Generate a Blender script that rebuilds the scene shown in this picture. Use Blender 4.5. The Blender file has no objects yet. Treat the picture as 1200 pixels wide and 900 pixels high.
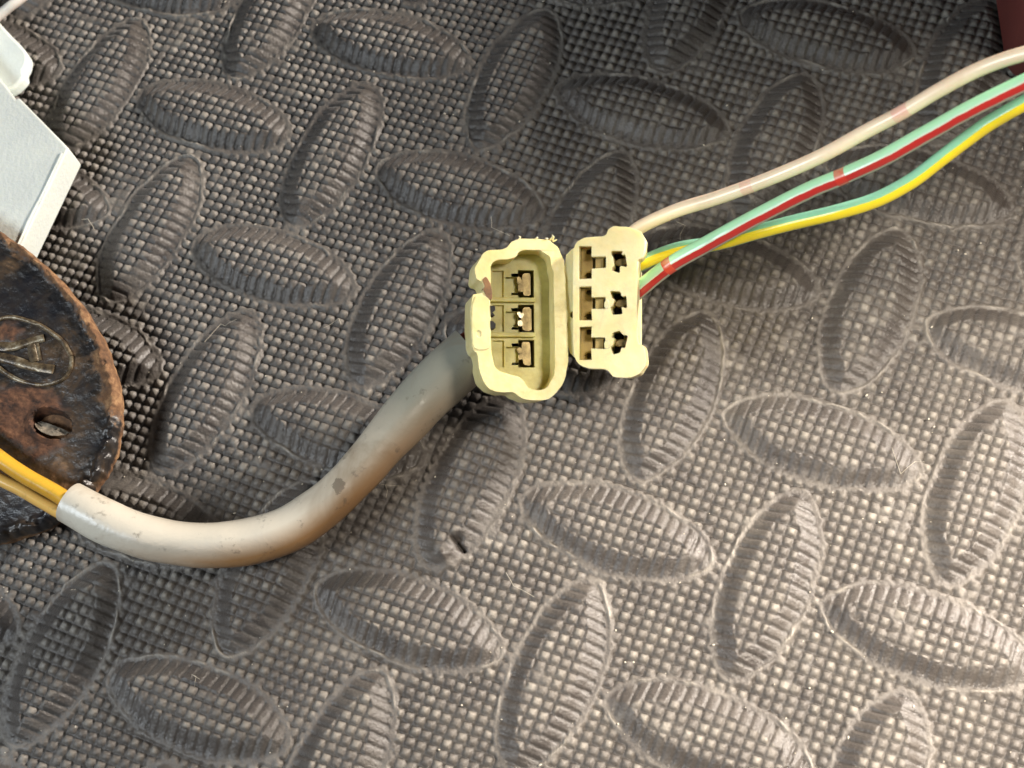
import bpy, bmesh, math, random
import numpy as np
from mathutils import Vector, Matrix
from mathutils.geometry import tessellate_polygon
from mathutils import noise as mnoise

random.seed(4)
rng = np.random.default_rng(7)
S = bpy.context.scene
COL = S.collection
MM = 0.001

# ------------------------------------------------------------------ camera
R_ = Matrix(((0.99130735, -0.05095552, -0.1212983),
             (0.0, -0.92195434, 0.38729859),
             (-0.13156649, -0.38393194, -0.91394011)))   # columns: right, down, forward
CAM = Vector((0.02642607, -0.08437695, 0.19911118))
F = 1733.0
RIGHT = R_ @ Vector((1, 0, 0)); UP = R_ @ Vector((0, -1, 0)); BACK = R_ @ Vector((0, 0, -1))
cd = bpy.data.cameras.new('camera'); cam = bpy.data.objects.new('camera', cd); COL.objects.link(cam)
cam.matrix_world = Matrix.Translation(CAM) @ Matrix((RIGHT, UP, BACK)).transposed().to_4x4()
cd.sensor_width = 36; cd.sensor_fit = 'HORIZONTAL'; cd.lens = F / 1200 * 36
cd.clip_start = 0.005; cd.clip_end = 20
cd.dof.use_dof = True; cd.dof.focus_distance = 0.212; cd.dof.aperture_fstop = 36
S.camera = cam

# ------------------------------------------------------------------ light
W = bpy.data.worlds.new('World'); S.world = W; W.use_nodes = True
bg = W.node_tree.nodes['Background']; bg.inputs[0].default_value = (0.80, 0.87, 1.0, 1); bg.inputs[1].default_value = 0.032
def area(name, loc, target, size, power, col):
    l = bpy.data.lights.new(name, 'AREA'); l.shape = 'DISK'; l.size = size; l.energy = power; l.color = col
    o = bpy.data.objects.new(name, l); COL.objects.link(o); o.location = loc
    o.rotation_euler = (Vector(target) - Vector(loc)).to_track_quat('-Z', 'Y').to_euler(); return o
area('side_lamp', (0.34, 0.205, 0.140), (0.0, 0.03, 0.01), 0.06, 3.7, (1.0, 0.90, 0.80))
area('cool_fill', (-0.20, -0.09, 0.20), (-0.05, 0.0, 0), 0.10, 0.42, (0.86, 0.94, 1.0))  # added cool fill from the left, unseen, set close so its reach is short
sl = bpy.data.lights.new('near_lamp', 'SPOT'); sl.energy = 8.0; sl.color = (1.0, 0.89, 0.76); sl.shadow_soft_size = 0.03
sl.spot_size = math.radians(50); sl.spot_blend = 1.0
so = bpy.data.objects.new('near_lamp', sl); COL.objects.link(so); so.location = (0.16, -0.05, 0.26)
so.rotation_euler = (Vector((0.085, -0.065, 0)) - so.location).to_track_quat('-Z', 'Y').to_euler()
S.view_settings.view_transform = 'Standard'; S.view_settings.look = 'None'
S.view_settings.exposure = 0.40; S.view_settings.gamma = 1
S.render.engine = 'CYCLES'

# ------------------------------------------------------------------ helpers
def at(px, py, z=0.0):
    """point z metres above the mat that the photograph shows at px, py"""
    q = R_ @ Vector(((px - 600) / F, (py - 450) / F, 1)); k = (z - CAM.z) / q.z
    return CAM + q * k

def tag(o, label=None, cat=None, group=None, kind=None):
    if label: o['label'] = label
    if cat: o['category'] = cat
    if group: o['group'] = group
    if kind: o['kind'] = kind
    return o

def empty(name, loc, label, cat, group=None):
    o = bpy.data.objects.new(name, None); COL.objects.link(o); o.location = loc; o.empty_display_size = 0.01
    return tag(o, label, cat, group)

def link(name, me, mat, parent=None):
    o = bpy.data.objects.new(name, me); COL.objects.link(o)
    if mat and not me.materials: me.materials.append(mat)
    if parent is not None:
        o.parent = parent
        o.matrix_parent_inverse = Matrix.Translation(-parent.location) if parent.type == 'EMPTY' else Matrix.Identity(4)
    return o

def from_bm(name, bm, mat, parent=None, smooth=True, bevel=0, seg=2, angle=35, displace=0):
    me = bpy.data.meshes.new(name)
    bmesh.ops.recalc_face_normals(bm, faces=bm.faces)
    bm.to_mesh(me); bm.free()
    o = link(name, me, mat, parent)
    if bevel:
        b = o.modifiers.new('bevel', 'BEVEL'); b.width = bevel; b.segments = seg; b.limit_method = 'ANGLE'; b.angle_limit = math.radians(angle)
    if smooth:
        for p in me.polygons: p.use_smooth = True
        if bevel:
            o.modifiers['bevel'].harden_normals = False
        try: me.set_sharp_from_angle(angle=math.radians(50))
        except Exception: pass
    return o

# ------------------------------------------------------------------ materials
def node(nt, t, **kw):
    n = nt.nodes.new(t)
    for k, v in kw.items():
        if k == 'ins':
            for a, b in v.items(): n.inputs[a].default_value = b
        else: setattr(n, k, v)
    return n

def base_mat(name, rough=0.5, spec=0.5):
    m = bpy.data.materials.new(name); m.use_nodes = True; nt = m.node_tree
    b = nt.nodes['Principled BSDF']; b.inputs['Roughness'].default_value = rough
    b.inputs['Specular IOR Level'].default_value = spec
    return m, nt, b

def noise_node(nt, scale, detail=4, rough=0.6, vec=None, dist=0.0):
    n = node(nt, 'ShaderNodeTexNoise', ins={'Scale': scale, 'Detail': detail, 'Roughness': rough, 'Distortion': dist})
    if vec: nt.links.new(vec, n.inputs['Vector'])
    return n

def ramp(nt, fac, stops, interp='LINEAR'):
    r = node(nt, 'ShaderNodeValToRGB'); r.color_ramp.interpolation = interp
    e = r.color_ramp.elements
    while len(e) < len(stops): e.new(0.5)
    for i, (p, c) in enumerate(stops):
        e[i].position = p; e[i].color = tuple(c) + (1,) if len(c) == 3 else c
    nt.links.new(fac, r.inputs[0]); return r

def mix(nt, fac, a, b, mode='MIX'):
    n = node(nt, 'ShaderNodeMix', data_type='RGBA', blend_type=mode)
    for sock, v in ((n.inputs[0], fac), (n.inputs[6], a), (n.inputs[7], b)):
        if hasattr(v, 'links') or isinstance(v, bpy.types.NodeSocket): nt.links.new(v, sock)
        elif isinstance(v, tuple) and len(v) == 3: sock.default_value = v + (1,)
        else: sock.default_value = v
    return n.outputs[2]

def bump(nt, b, h, strength, dist):
    n = node(nt, 'ShaderNodeBump', ins={'Strength': strength, 'Distance': dist})
    nt.links.new(h, n.inputs['Height']); nt.links.new(n.outputs[0], b.inputs['Normal']); return n

def obj_vec(nt):
    return node(nt, 'ShaderNodeNewGeometry').outputs['Position']

def attr(nt, name):
    return node(nt, 'ShaderNodeAttribute', attribute_name=name).outputs['Fac']

def math_n(nt, op, a, b=None, clamp=False):
    n = node(nt, 'ShaderNodeMath', operation=op, use_clamp=clamp)
    for i, v in enumerate((a, b)):
        if v is None: continue
        if isinstance(v, (int, float)): n.inputs[i].default_value = v
        else: nt.links.new(v, n.inputs[i])
    return n.outputs[0]

def foam_mat():
    m, nt, b = base_mat('eva_foam', 0.5, 0.5); P = obj_vec(nt)
    big = noise_node(nt, 22, 4, 0.6, P); mid = noise_node(nt, 170, 5, 0.65, P); fine = noise_node(nt, 2600, 3, 0.7, P)
    c = ramp(nt, big.outputs[0], [(0.32, (0.062, 0.055, 0.050)), (0.52, (0.082, 0.072, 0.065)), (0.70, (0.110, 0.097, 0.086))]).outputs[0]
    c = mix(nt, math_n(nt, 'MULTIPLY', ramp(nt, mid.outputs[0], [(0.42, (0, 0, 0)), (0.72, (1, 1, 1))]).outputs[0], 0.35), c, (0.20, 0.18, 0.15))
    c = mix(nt, 0.55, c, ramp(nt, fine.outputs[0], [(0.3, (0.35,) * 3), (0.7, (0.78,) * 3)]).outputs[0], 'OVERLAY')
    w = attr(nt, 'wear_sparkle')
    wf = math_n(nt, 'MULTIPLY', w, math_n(nt, 'ADD', mid.outputs[0], 0.25), True)
    c = mix(nt, wf, c, (0.34, 0.31, 0.265))
    c = mix(nt, math_n(nt, 'MULTIPLY', attr(nt, 'groove_flank_dark'), 0.6), c, (0.050, 0.044, 0.040))
    nt.links.new(c, b.inputs['Base Color'])
    r = ramp(nt, mid.outputs[0], [(0.3, (0.40,) * 3), (0.75, (0.62,) * 3)]).outputs[0]
    rr = math_n(nt, 'SUBTRACT', r, math_n(nt, 'MULTIPLY', attr(nt, 'sheen'), 0.17))
    nt.links.new(rr, b.inputs['Roughness'])
    h = math_n(nt, 'ADD', math_n(nt, 'MULTIPLY', fine.outputs[0], 0.5), mid.outputs[0])
    bump(nt, b, h, 0.9, 0.00030)
    b.inputs['Sheen Weight'].default_value = 0.12; b.inputs['Sheen Roughness'].default_value = 0.4
    return m

def plastic(name, col, col2, rough=0.4, sss=0.25, scale=120, grain=0.35, radius=(1.0, 0.75, 0.35), dirt=0.0):
    m, nt, b = base_mat(name, rough, 0.5); P = obj_vec(nt)
    n1 = noise_node(nt, scale, 4, 0.6, P); n2 = noise_node(nt, 1500, 4, 0.6, P)
    c = ramp(nt, n1.outputs[0], [(0.35, col2), (0.62, col)]).outputs[0]
    if dirt:
        n3 = noise_node(nt, 330, 6, 0.75, P, 0.5); n4 = noise_node(nt, 60, 3, 0.6, P)
        f = math_n(nt, 'MULTIPLY', ramp(nt, n3.outputs[0], [(0.50, (0, 0, 0)), (0.70, (1, 1, 1))]).outputs[0], ramp(nt, n4.outputs[0], [(0.35, (0.2,) * 3), (0.65, (1, 1, 1))]).outputs[0])
        c = mix(nt, math_n(nt, 'MULTIPLY', f, dirt), c, (0.34, 0.25, 0.10))
        nt.links.new(ramp(nt, n3.outputs[0], [(0.3, (rough * .75,) * 3), (0.7, (min(1, rough * 1.5),) * 3)]).outputs[0], b.inputs['Roughness'])
    nt.links.new(c, b.inputs['Base Color'])
    b.inputs['Subsurface Weight'].default_value = sss; b.inputs['Subsurface Scale'].default_value = 0.0012
    b.inputs['Subsurface Radius'].default_value = radius
    bump(nt, b, math_n(nt, 'ADD', n1.outputs[0], n2.outputs[0]), grain, 0.0001)
    return m

def metal(name, col, rough=0.35):
    m, nt, b = base_mat(name, rough); b.inputs['Metallic'].default_value = 0.9
    n1 = noise_node(nt, 700, 4, 0.7, obj_vec(nt))
    c = ramp(nt, n1.outputs[0], [(0.35, tuple(x * 0.45 for x in col)), (0.65, col)]).outputs[0]
    nt.links.new(c, b.inputs['Base Color']); bump(nt, b, n1.outputs[0], 0.5, 0.0002)
    return m

def wire_mat(name, stops, rough=0.24, dirt=(0.25, 0.18, 0.10), dirt_amt=0.25, marks=()):
    """stops run round the wire: 0 = top, 0.25 = lower side in the picture, 0.75 = upper side"""
    m, nt, b = base_mat(name, rough, 0.5); P = obj_vec(nt)
    uv = node(nt, 'ShaderNodeUVMap', uv_map='UVMap').outputs[0]
    sp = node(nt, 'ShaderNodeSeparateXYZ'); nt.links.new(uv, sp.inputs[0])
    wob = noise_node(nt, 350, 3, 0.6, P)
    u = math_n(nt, 'ADD', sp.outputs[0], math_n(nt, 'MULTIPLY', math_n(nt, 'SUBTRACT', wob.outputs[0], 0.5), 0.045))
    c = ramp(nt, u, stops).outputs[0]
    for (v0, wd, col) in marks:
        d = math_n(nt, 'ABSOLUTE', math_n(nt, 'SUBTRACT', sp.outputs[1], v0))
        f = math_n(nt, 'LESS_THAN', math_n(nt, 'ADD', d, math_n(nt, 'MULTIPLY', wob.outputs[0], wd * 0.5)), wd)
        c = mix(nt, math_n(nt, 'MULTIPLY', f, ramp(nt, wob.outputs[0], [(0.3, (0.6,) * 3), (0.55, (1.0,) * 3)]).outputs[0]), c, col)
    dn = noise_node(nt, 260, 5, 0.7, P)
    c = mix(nt, math_n(nt, 'MULTIPLY', ramp(nt, dn.outputs[0], [(0.5, (0, 0, 0)), (0.72, (1, 1, 1))]).outputs[0], dirt_amt), c, dirt)
    nt.links.new(c, b.inputs['Base Color'])
    b.inputs['Subsurface Weight'].default_value = 0.1; b.inputs['Subsurface Scale'].default_value = 0.0006
    bump(nt, b, noise_node(nt, 900, 3, 0.6, P).outputs[0], 0.2, 0.0001)
    return m

# ================================================================== THE MAT
PITCH = 22.0                                  # mm from one raised lug to the next
NUB = PITCH / 14.2
O_ = np.array([-49.606, 50.385]); UH = np.array([20.4467, -8.2925]) / PITCH; VH = np.array([-8.8366, -20.0772]) / PITCH
LA, LB = 13.9, 5.75                           # half length, half width of a lug

def lug_table():
    n = 400; s = np.linspace(-1, 1, n)
    w = LB * np.clip(1 - np.abs(s) ** 2.15, 0, None) ** 0.60
    x = np.concatenate([s * LA, s[::-1] * LA]); y = np.concatenate([w, -w[::-1]])
    d = np.r_[0, np.cumsum(np.hypot(np.diff(x), np.diff(y)))]; t = np.linspace(0, d[-1], 420)
    x = np.interp(t, d, x).astype(np.float32); y = np.interp(t, d, y).astype(np.float32)
    gx = np.arange(0, 20.01, 0.15, dtype=np.float32); gy = np.arange(0, 12.01, 0.15, dtype=np.float32)
    X, Y = np.meshgrid(gx, gy, indexing='ij'); best = np.full(X.shape, 1e9, np.float32)
    for i in range(len(x) - 1):
        dx, dy = x[i + 1] - x[i], y[i + 1] - y[i]; L = dx * dx + dy * dy + 1e-12
        k = np.clip(((X - x[i]) * dx + (Y - y[i]) * dy) / L, 0, 1)
        best = np.minimum(best, (X - x[i] - k * dx) ** 2 + (Y - y[i] - k * dy) ** 2)
    D = np.sqrt(best)
    wi = LB * np.clip(1 - np.clip(X / LA, 0, 1) ** 2.15, 0, None) ** 0.60
    D[(X < LA) & (Y < wi)] *= -1
    return D
TAB = lug_table()
def sdf(x, y):
    a = np.clip(np.abs(x) / 0.15, 0, TAB.shape[0] - 1.01); b = np.clip(np.abs(y) / 0.15, 0, TAB.shape[1] - 1.01)
    i = a.astype(int); j = b.astype(int); a -= i; b -= j
    return (TAB[i, j] * (1 - a) * (1 - b) + TAB[i + 1, j] * a * (1 - b) + TAB[i, j + 1] * (1 - a) * b + TAB[i + 1, j + 1] * a * b)

_perm = rng.random((256, 256))
def vnoise(x, y, s):
    x = x / s + 100.3; y = y / s + 57.7; i = np.floor(x).astype(int); j = np.floor(y).astype(int); a = x - i; b = y - j
    a = a * a * (3 - 2 * a); b = b * b * (3 - 2 * b); g = lambda p, q: _perm[p % 256, q % 256]
    return g(i, j) * (1 - a) * (1 - b) + g(i + 1, j) * a * (1 - b) + g(i, j + 1) * (1 - a) * b + g(i + 1, j + 1) * a * b
def sstep(x, a, b):
    t = np.clip((x - a) / (b - a), 0, 1); return t * t * (3 - 2 * t)

def build_mat():
    B = np.array([UH, VH]).T; Bi = np.linalg.inv(B)
    cs = np.array([Bi @ (np.array(at(*c)[:2]) * 1000 - O_) for c in ((0, 0), (1200, 0), (1200, 900), (0, 900))])
    lo = cs.min(0) - 7; hi = cs.max(0) + 7; ST = 0.225
    def axis(a, b):
        f = np.arange(a, b, ST); o = []; x, s = 0.0, 0.6
        while x < 900:
            s = min(s * (1.0 if x < 45 else 1.6), 220) if x else 0.6
            s = 1.1 if x < 45 else s; x += s; o.append(x)
        o = np.array(o)
        return np.r_[(a - o)[::-1], f, f[-1] + o]
    p = axis(lo[0], hi[0]); q = axis(lo[1], hi[1])
    Q, P = np.meshgrid(q, p, indexing='ij')
    sd = np.full(P.shape, 9.0); lx = np.zeros(P.shape); ly = np.zeros(P.shape); lid = np.full(P.shape, -1, int); vert = np.zeros(P.shape, bool)
    lugs = []
    m0, m1 = int((lo[0] - 45) // PITCH), int((hi[0] + 45) // PITCH) + 1
    n0, n1 = int((lo[1] - 45) // PITCH), int((hi[1] + 45) // PITCH) + 1
    for m in range(m0, m1 + 1):
        for n in range(n0, n1 + 1):
            pc, qc = m * PITCH + rng.normal(0, .12), n * PITCH + rng.normal(0, .12); V = (m + n) % 2 != 0
            hx, hy = (9, 18) if V else (18, 9)
            a0, a1 = np.searchsorted(p, [pc - hx, pc + hx]); b0, b1 = np.searchsorted(q, [qc - hy, qc + hy])
            if a1 - a0 < 3 or b1 - b0 < 3: continue
            sl = (slice(b0, b1), slice(a0, a1)); dp = P[sl] - pc; dq = Q[sl] - qc
            x, y = (dq, dp) if V else (dp, dq)
            s = sdf(x, y) + 0.45 * (vnoise(P[sl], Q[sl], 4.0) - 0.5) + 0.22 * (vnoise(P[sl], Q[sl], 1.3) - 0.5)
            k = s < sd[sl]
            for A, v in ((sd, s), (lx, x), (ly, y), (vert, np.full(s.shape, V))): A[sl] = np.where(k, v, A[sl])
            lid[sl] = np.where(k, len(lugs), lid[sl]); lugs.append((pc, qc, V))
    dep = -sd
    t = np.clip(dep / 2.9, 0, 1)
    hl = 1.35 * (t - 0.10 * np.sin(2 * np.pi * t) / np.pi) + 0.40 * np.clip(1 - (lx / 12.5) ** 2 - (ly / 4.6) ** 2, 0, 1) * (dep > 0)
    Z = np.where(dep > 0, hl, 0)
    # nubs
    def gro(a):
        e = 0.5 - np.abs(a - np.floor(a) - 0.5); return np.exp(-(e / 0.150) ** 2.6)
    wx = 0.12 * (vnoise(P, Q, 9.0) - 0.5); wy = 0.12 * (vnoise(Q, P, 9.0) - 0.5)
    cp, cq = P / NUB + wx, Q / NUB + wy
    gp, gq = gro(cp), gro(cq)
    ip, iq = np.floor(cp).astype(int), np.floor(cq).astype(int)
    hsh = _perm[ip % 256, iq % 256]; hsh2 = _perm[(ip * 7 + 13) % 256, (iq * 5 + 91) % 256]; hsh3 = _perm[(ip * 3 + 31) % 256, (iq * 11 + 7) % 256]
    base = sstep(sd, 0.55, 1.0)
    top = sstep(dep, 2.6, 2.85)
    rib = sstep(dep, 0.10, 0.35) * (1 - top)
    worn = sstep(vnoise(P, Q, 6.0) * 0.5 + vnoise(P, Q, 1.3) * 0.5, 0.64, 0.86)
    amp = (1 - 0.75 * worn) * (0.75 + 0.5 * hsh)
    inner = (base + top) * (1 - (1 - gp) * (1 - gq))
    ribs = rib * np.where(vert, gq, gp) * 0.6
    fp = cp - ip - .5; fq = cq - iq - .5
    tilt = (base + top) * ((hsh2 - .5) * fp + (hsh3 - .5) * fq) * 0.38
    Z = Z + (-0.46 * (inner + ribs) + (0.075 * base + 0.03 * top) * (np.cos(fp * 2 * np.pi) + np.cos(fq * 2 * np.pi)) + tilt + (base + top) * 0.10 * (hsh - .5)) * amp
    # crease lips round every lug
    lipn = 0.10 + 1.5 * sstep(vnoise(P, Q, 4.0) * .7 + vnoise(P, Q, 1.1) * .3, 0.35, 0.72)
    lip = np.exp(-((sd - 0.22 - 0.45 * (vnoise(P, Q, 1.6) - .5)) / 0.17) ** 2)
    soft = np.exp(-((sd - 0.45) / 0.42) ** 2)
    crisp = sstep(vnoise(P, Q, 7.0) * .5 + vnoise(P, Q, 1.4) * .5, 0.45, 0.66)
    Z += 0.05 * soft + 0.26 * lip * lipn * crisp - 0.12 * crisp * np.exp(-((sd - 0.02) / 0.15) ** 2)
    Z += 0.22 * soft * (vnoise(P, Q, 0.45) - 0.5) * sstep(vnoise(P, Q, 3.3), .35, .7)
    Z += 0.10 * np.exp(-((sd - 0.05) / 0.5) ** 2) * (vnoise(P, Q, 0.7) - 0.5)
    Z += 0.06 * (vnoise(P, Q, 0.6) - .5) + 0.8 * (vnoise(P, Q, 38.0) - .5)
    wear_sparkle = np.clip((0.75 * lip * lipn * crisp + 0.16 * soft) * (0.35 + 1.1 * vnoise(P, Q, 0.9)) + 0.55 * (base + top) * (1 - gp) * (1 - gq) * (0.12 + 1.25 * hsh ** 2) + 0.15 * worn, 0, 1)  # worn lips and nub tops; uneven nub brightness also paints in specular sparkle
    sheen = np.clip(rib + 0.6 * soft * crisp, 0, 1)
    groove_flank_dark = np.clip((inner + ribs) * 0.7 + rib * 0.55, 0, 1)  # darker foam colour in the nub grooves and on the lug flanks
    # a torn lug end and a few nicks
    def gouge(px, py, r, d):
        c = Bi @ (np.array(at(px, py, .002)[:2]) * 1000 - O_); rr = np.hypot(P - c[0], Q - c[1]); return c, rr
    for (px, py, r, d) in ((535, 628, 0.55, 1.3), (528, 641, .9, .5), (1008, 722, .5, .7), (893, 645 - 0, .25, .3), (590, 160, .25, .3)):
        c, rr = gouge(px, py, r, d); Z -= d * np.exp(-(rr / r) ** 2)
    c, rr = gouge(521, 645, 1, 1)
    k = np.exp(-(rr / 1.6) ** 2); Z = Z * (1 - 0.6 * k) + k * (1.2 + 1.3 * vnoise(P, Q, 0.9)); wear_sparkle = np.clip(wear_sparkle + k * 0.5 * vnoise(P, Q, .8), 0, 1)
    # the crack behind the torn end
    ax = Bi @ (np.array(at(528, 627, .002)[:2]) * 1000 - O_); bx = Bi @ (np.array(at(541, 641, .002)[:2]) * 1000 - O_)
    dv = bx - ax; kk = np.clip(((P - ax[0]) * dv[0] + (Q - ax[1]) * dv[1]) / (dv @ dv), 0, 1)
    dd = np.hypot(P - ax[0] - kk * dv[0], Q - ax[1] - kk * dv[1]); Z -= 1.6 * np.exp(-(dd / 0.26) ** 2)
    XY = O_ + P[..., None] * UH + Q[..., None] * VH
    V3 = np.dstack([XY[..., 0], XY[..., 1], Z]) * MM
    # normals of the whole sheet, shared across the seams
    du = np.gradient(V3, axis=1); dv = np.gradient(V3, axis=0); N = np.cross(dv, du); N /= np.linalg.norm(N, axis=2, keepdims=True)
    nq, npp = P.shape
    V3 = V3.reshape(-1, 3).astype(np.float32); N = N.reshape(-1, 3).astype(np.float32)
    wear_sparkle = wear_sparkle.ravel().astype(np.float32); groove_flank_dark = groove_flank_dark.ravel().astype(np.float32); sheen = sheen.ravel().astype(np.float32)
    idx = np.arange(nq * npp).reshape(nq, npp)
    quads = np.stack([idx[:-1, :-1], idx[1:, :-1], idx[1:, 1:], idx[:-1, 1:]], -1).reshape(-1, 4)
    ins = (sd < 0.12)
    fi = (ins[:-1, :-1] & ins[1:, 1:])
    fl = np.where(fi, lid[:-1, :-1], -1).ravel()
    # lugs well outside the view stay one with the sheet
    keep = set()
    for i, (pc, qc, V) in enumerate(lugs):
        w = (O_ + pc * UH + qc * VH) * MM; d = Vector((w[0], w[1], 0)) - CAM; c = R_.transposed() @ d
        x, y = c.x / c.z * F + 600, c.y / c.z * F + 450
        hx, hy = (75, 125) if V else (135, 75)
        if -hx < x < 1200 + hx and -hy < y < 900 + hy: keep.add(i)
    mat = foam_mat()
    def make(name, f, parent=None):
        u, inv = np.unique(f, return_inverse=True); inv = inv.reshape(-1, 4)
        me = bpy.data.meshes.new(name); me.vertices.add(len(u)); me.vertices.foreach_set('co', V3[u].ravel())
        me.loops.add(inv.size); me.polygons.add(len(inv))
        me.polygons.foreach_set('loop_start', np.arange(0, inv.size, 4, dtype=np.int32)); me.loops.foreach_set('vertex_index', inv.ravel().astype(np.int32))
        me.update(calc_edges=True)
        me.polygons.foreach_set('use_smooth', np.ones(len(inv), bool))
        for nm, arr in (('wear_sparkle', wear_sparkle), ('groove_flank_dark', groove_flank_dark), ('sheen', sheen)):
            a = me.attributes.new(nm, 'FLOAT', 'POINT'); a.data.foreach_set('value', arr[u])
        a = me.attributes.new('custom_normal', 'FLOAT_VECTOR', 'POINT'); a.data.foreach_set('vector', N[u].ravel())
        return link(name, me, mat, parent)
    mask = np.isin(fl, list(keep))
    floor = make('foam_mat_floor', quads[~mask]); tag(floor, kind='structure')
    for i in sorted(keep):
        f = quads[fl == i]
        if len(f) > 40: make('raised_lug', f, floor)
    # fixed check of winding
    return floor
build_mat()

# ================================================================== tubes
def catmull(pts, n):
    pts = [Vector(p) for p in pts]; P = [pts[0] * 2 - pts[1]] + pts + [pts[-1] * 2 - pts[-2]]; out = []
    for i in range(1, len(P) - 2):
        for k in range(n):
            t = k / n; a, b, c, d = P[i - 1:i + 3]
            out.append(0.5 * ((2 * b) + (c - a) * t + (2 * a - 5 * b + 4 * c - d) * t * t + (3 * b - a - 3 * c + d) * t ** 3))
    out.append(pts[-1]); return out

def tube(name, ctrl, rad, mat, parent=None, n=10, sides=20, ref=None, twist=0.0, bore=0.0, wob=0.0, squash=1.0, seed=0):
    """swept tube; rad = number or list per control point; UV u goes round from the top, v along it in mm"""
    ref = ref or BACK
    pts = catmull(ctrl, n); m = len(pts)
    rads = [rad] * len(ctrl) if isinstance(rad, (int, float)) else rad
    rl = np.interp(np.linspace(0, len(ctrl) - 1, m), range(len(ctrl)), rads)
    if not isinstance(twist, (list, tuple)): twist = [0, twist]
    tw = np.interp(np.linspace(0, 1, m), np.linspace(0, 1, len(twist)), twist)
    bm = bmesh.new(); uvl = bm.loops.layers.uv.new('UVMap'); rings = []; L = [0]
    for i in range(1, m): L.append(L[-1] + (pts[i] - pts[i - 1]).length * 1000)
    for i, p in enumerate(pts):
        T = (pts[min(i + 1, m - 1)] - pts[max(i - 1, 0)]).normalized(); N = (ref - T * T.dot(ref)).normalized(); B = T.cross(N)
        r_ = []
        for k in range(sides):
            a = 2 * math.pi * k / sides + tw[i]; r = rl[i]
            if wob: r *= 1 + wob * mnoise.noise(Vector((L[i] * 0.16 + seed, math.cos(a) * .8, math.sin(a) * .8)))
            r_.append(bm.verts.new(p + N * math.cos(a) * r * squash + B * math.sin(a) * r))
        rings.append(r_)
    for i in range(m - 1):
        for k in range(sides):
            k2 = (k + 1) % sides; f = bm.faces.new((rings[i][k], rings[i][k2], rings[i + 1][k2], rings[i + 1][k]))
            for l, (uu, vv) in zip(f.loops, ((k, i), (k + 1, i), (k + 1, i + 1), (k, i + 1))): l[uvl].uv = (uu / sides, L[vv])
    for end in (0, m - 1):
        ring = rings[end]; c = pts[end]
        if bore:
            ir = [bm.verts.new(c + (v.co - c) * bore) for v in ring]
            dirn = (pts[1] - pts[0]).normalized() if end == 0 else (pts[-2] - pts[-1]).normalized()
            dr = [bm.verts.new(v.co + dirn * 0.004) for v in ir]
            for k in range(sides):
                k2 = (k + 1) % sides
                bm.faces.new((ring[k], ring[k2], ir[k2], ir[k])); bm.faces.new((ir[k], ir[k2], dr[k2], dr[k]))
            bm.faces.new(dr)
        else: bm.faces.new(ring)
    return from_bm(name, bm, mat, parent)

# ================================================================== extruded outlines in a local frame
class Frame:
    """millimetre frame at a point seen at px, py, height z; x right, y up in the picture, z towards the lens, then turned"""
    def __init__(s, px, py, z, ry=0.0, rx=0.0):
        s.o = at(px, py, z); s.px, s.py = px, py
        s.s = F / ((s.o - CAM).dot(-BACK)) * MM            # px per mm
        M = Matrix((RIGHT, UP, BACK)).transposed()
        s.M = M @ Matrix.Rotation(math.radians(ry), 3, 'Y') @ Matrix.Rotation(math.radians(rx), 3, 'X')
    def p(s, px, py): return ((px - s.px) / s.s, -(py - s.py) / s.s)
    def w(s, x, y, z): return s.o + s.M @ (Vector((x, y, z)) * MM)

def chaikin(P, it=2, q=0.22):
    for _ in range(it):
        o = []
        for i in range(len(P)):
            a, b = P[i], P[(i + 1) % len(P)]
            o += [(a[0] + (b[0] - a[0]) * q, a[1] + (b[1] - a[1]) * q), (a[0] + (b[0] - a[0]) * (1 - q), a[1] + (b[1] - a[1]) * (1 - q))]
        P = o
    return P

def plate(name, fr, outer, holes, z1, z0, mat, parent=None, bevel=0.18, jitter=0.0, seed=1):
    """solid between z0 and z1 (mm); holes = [(outline, floor_z or None for through)]"""
    bm = bmesh.new(); loops = [outer] + [h[0] for h in holes]
    tri = tessellate_polygon([[Vector((x, y, 0)) for x, y in l] for l in loops]); flat = [p for l in loops for p in l]
    def J(x, y, z):
        if not jitter: return fr.w(x, y, z)
        a = mnoise.noise(Vector((x * .8 + seed, y * .8, z * .3))) * jitter; b = mnoise.noise(Vector((x * .8, y * .8 + seed, z * .3 + 9))) * jitter
        return fr.w(x + a, y + b, z)
    top = [bm.verts.new(J(x, y, z1)) for x, y in flat]
    for t in tri:
        try: bm.faces.new([top[i] for i in t])
        except ValueError: pass
    n0 = len(outer); bot = [bm.verts.new(J(x, y, z0)) for x, y in outer]
    for i in range(n0):
        j = (i + 1) % n0; bm.faces.new((top[i], top[j], bot[j], bot[i]))
    base = n0; through = []
    for l, fz in holes:
        n = len(l); zf = z0 if fz is None else fz
        hb = [bm.verts.new(J(x, y, zf)) for x, y in l]
        for i in range(n):
            j = (i + 1) % n; bm.faces.new((top[base + i], top[base + j], hb[j], hb[i]))
        if fz is None: through.append((l, hb))
        else: bm.faces.new(hb)
        base += n
    loops2 = [outer] + [l for l, _ in through]; vs = bot + [v for _, h in through for v in h]
    for t in tessellate_polygon([[Vector((x, y, 0)) for x, y in l] for l in loops2]):
        try: bm.faces.new([vs[i] for i in t])
        except ValueError: pass
    return from_bm(name, bm, mat, parent, bevel=bevel * MM, seg=3)

def rect(fr, x0, y0, x1, y1):
    return [fr.p(x0, y0), fr.p(x1, y0), fr.p(x1, y1), fr.p(x0, y1)]
def c5(fr, L): return [fr.p(540 + x / 4.286, 270 + y / 4.286) for x, y in L]
def c6(fr, L): return [fr.p(655 + x / 4.5, 255 + y / 4.5) for x, y in L]

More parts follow.
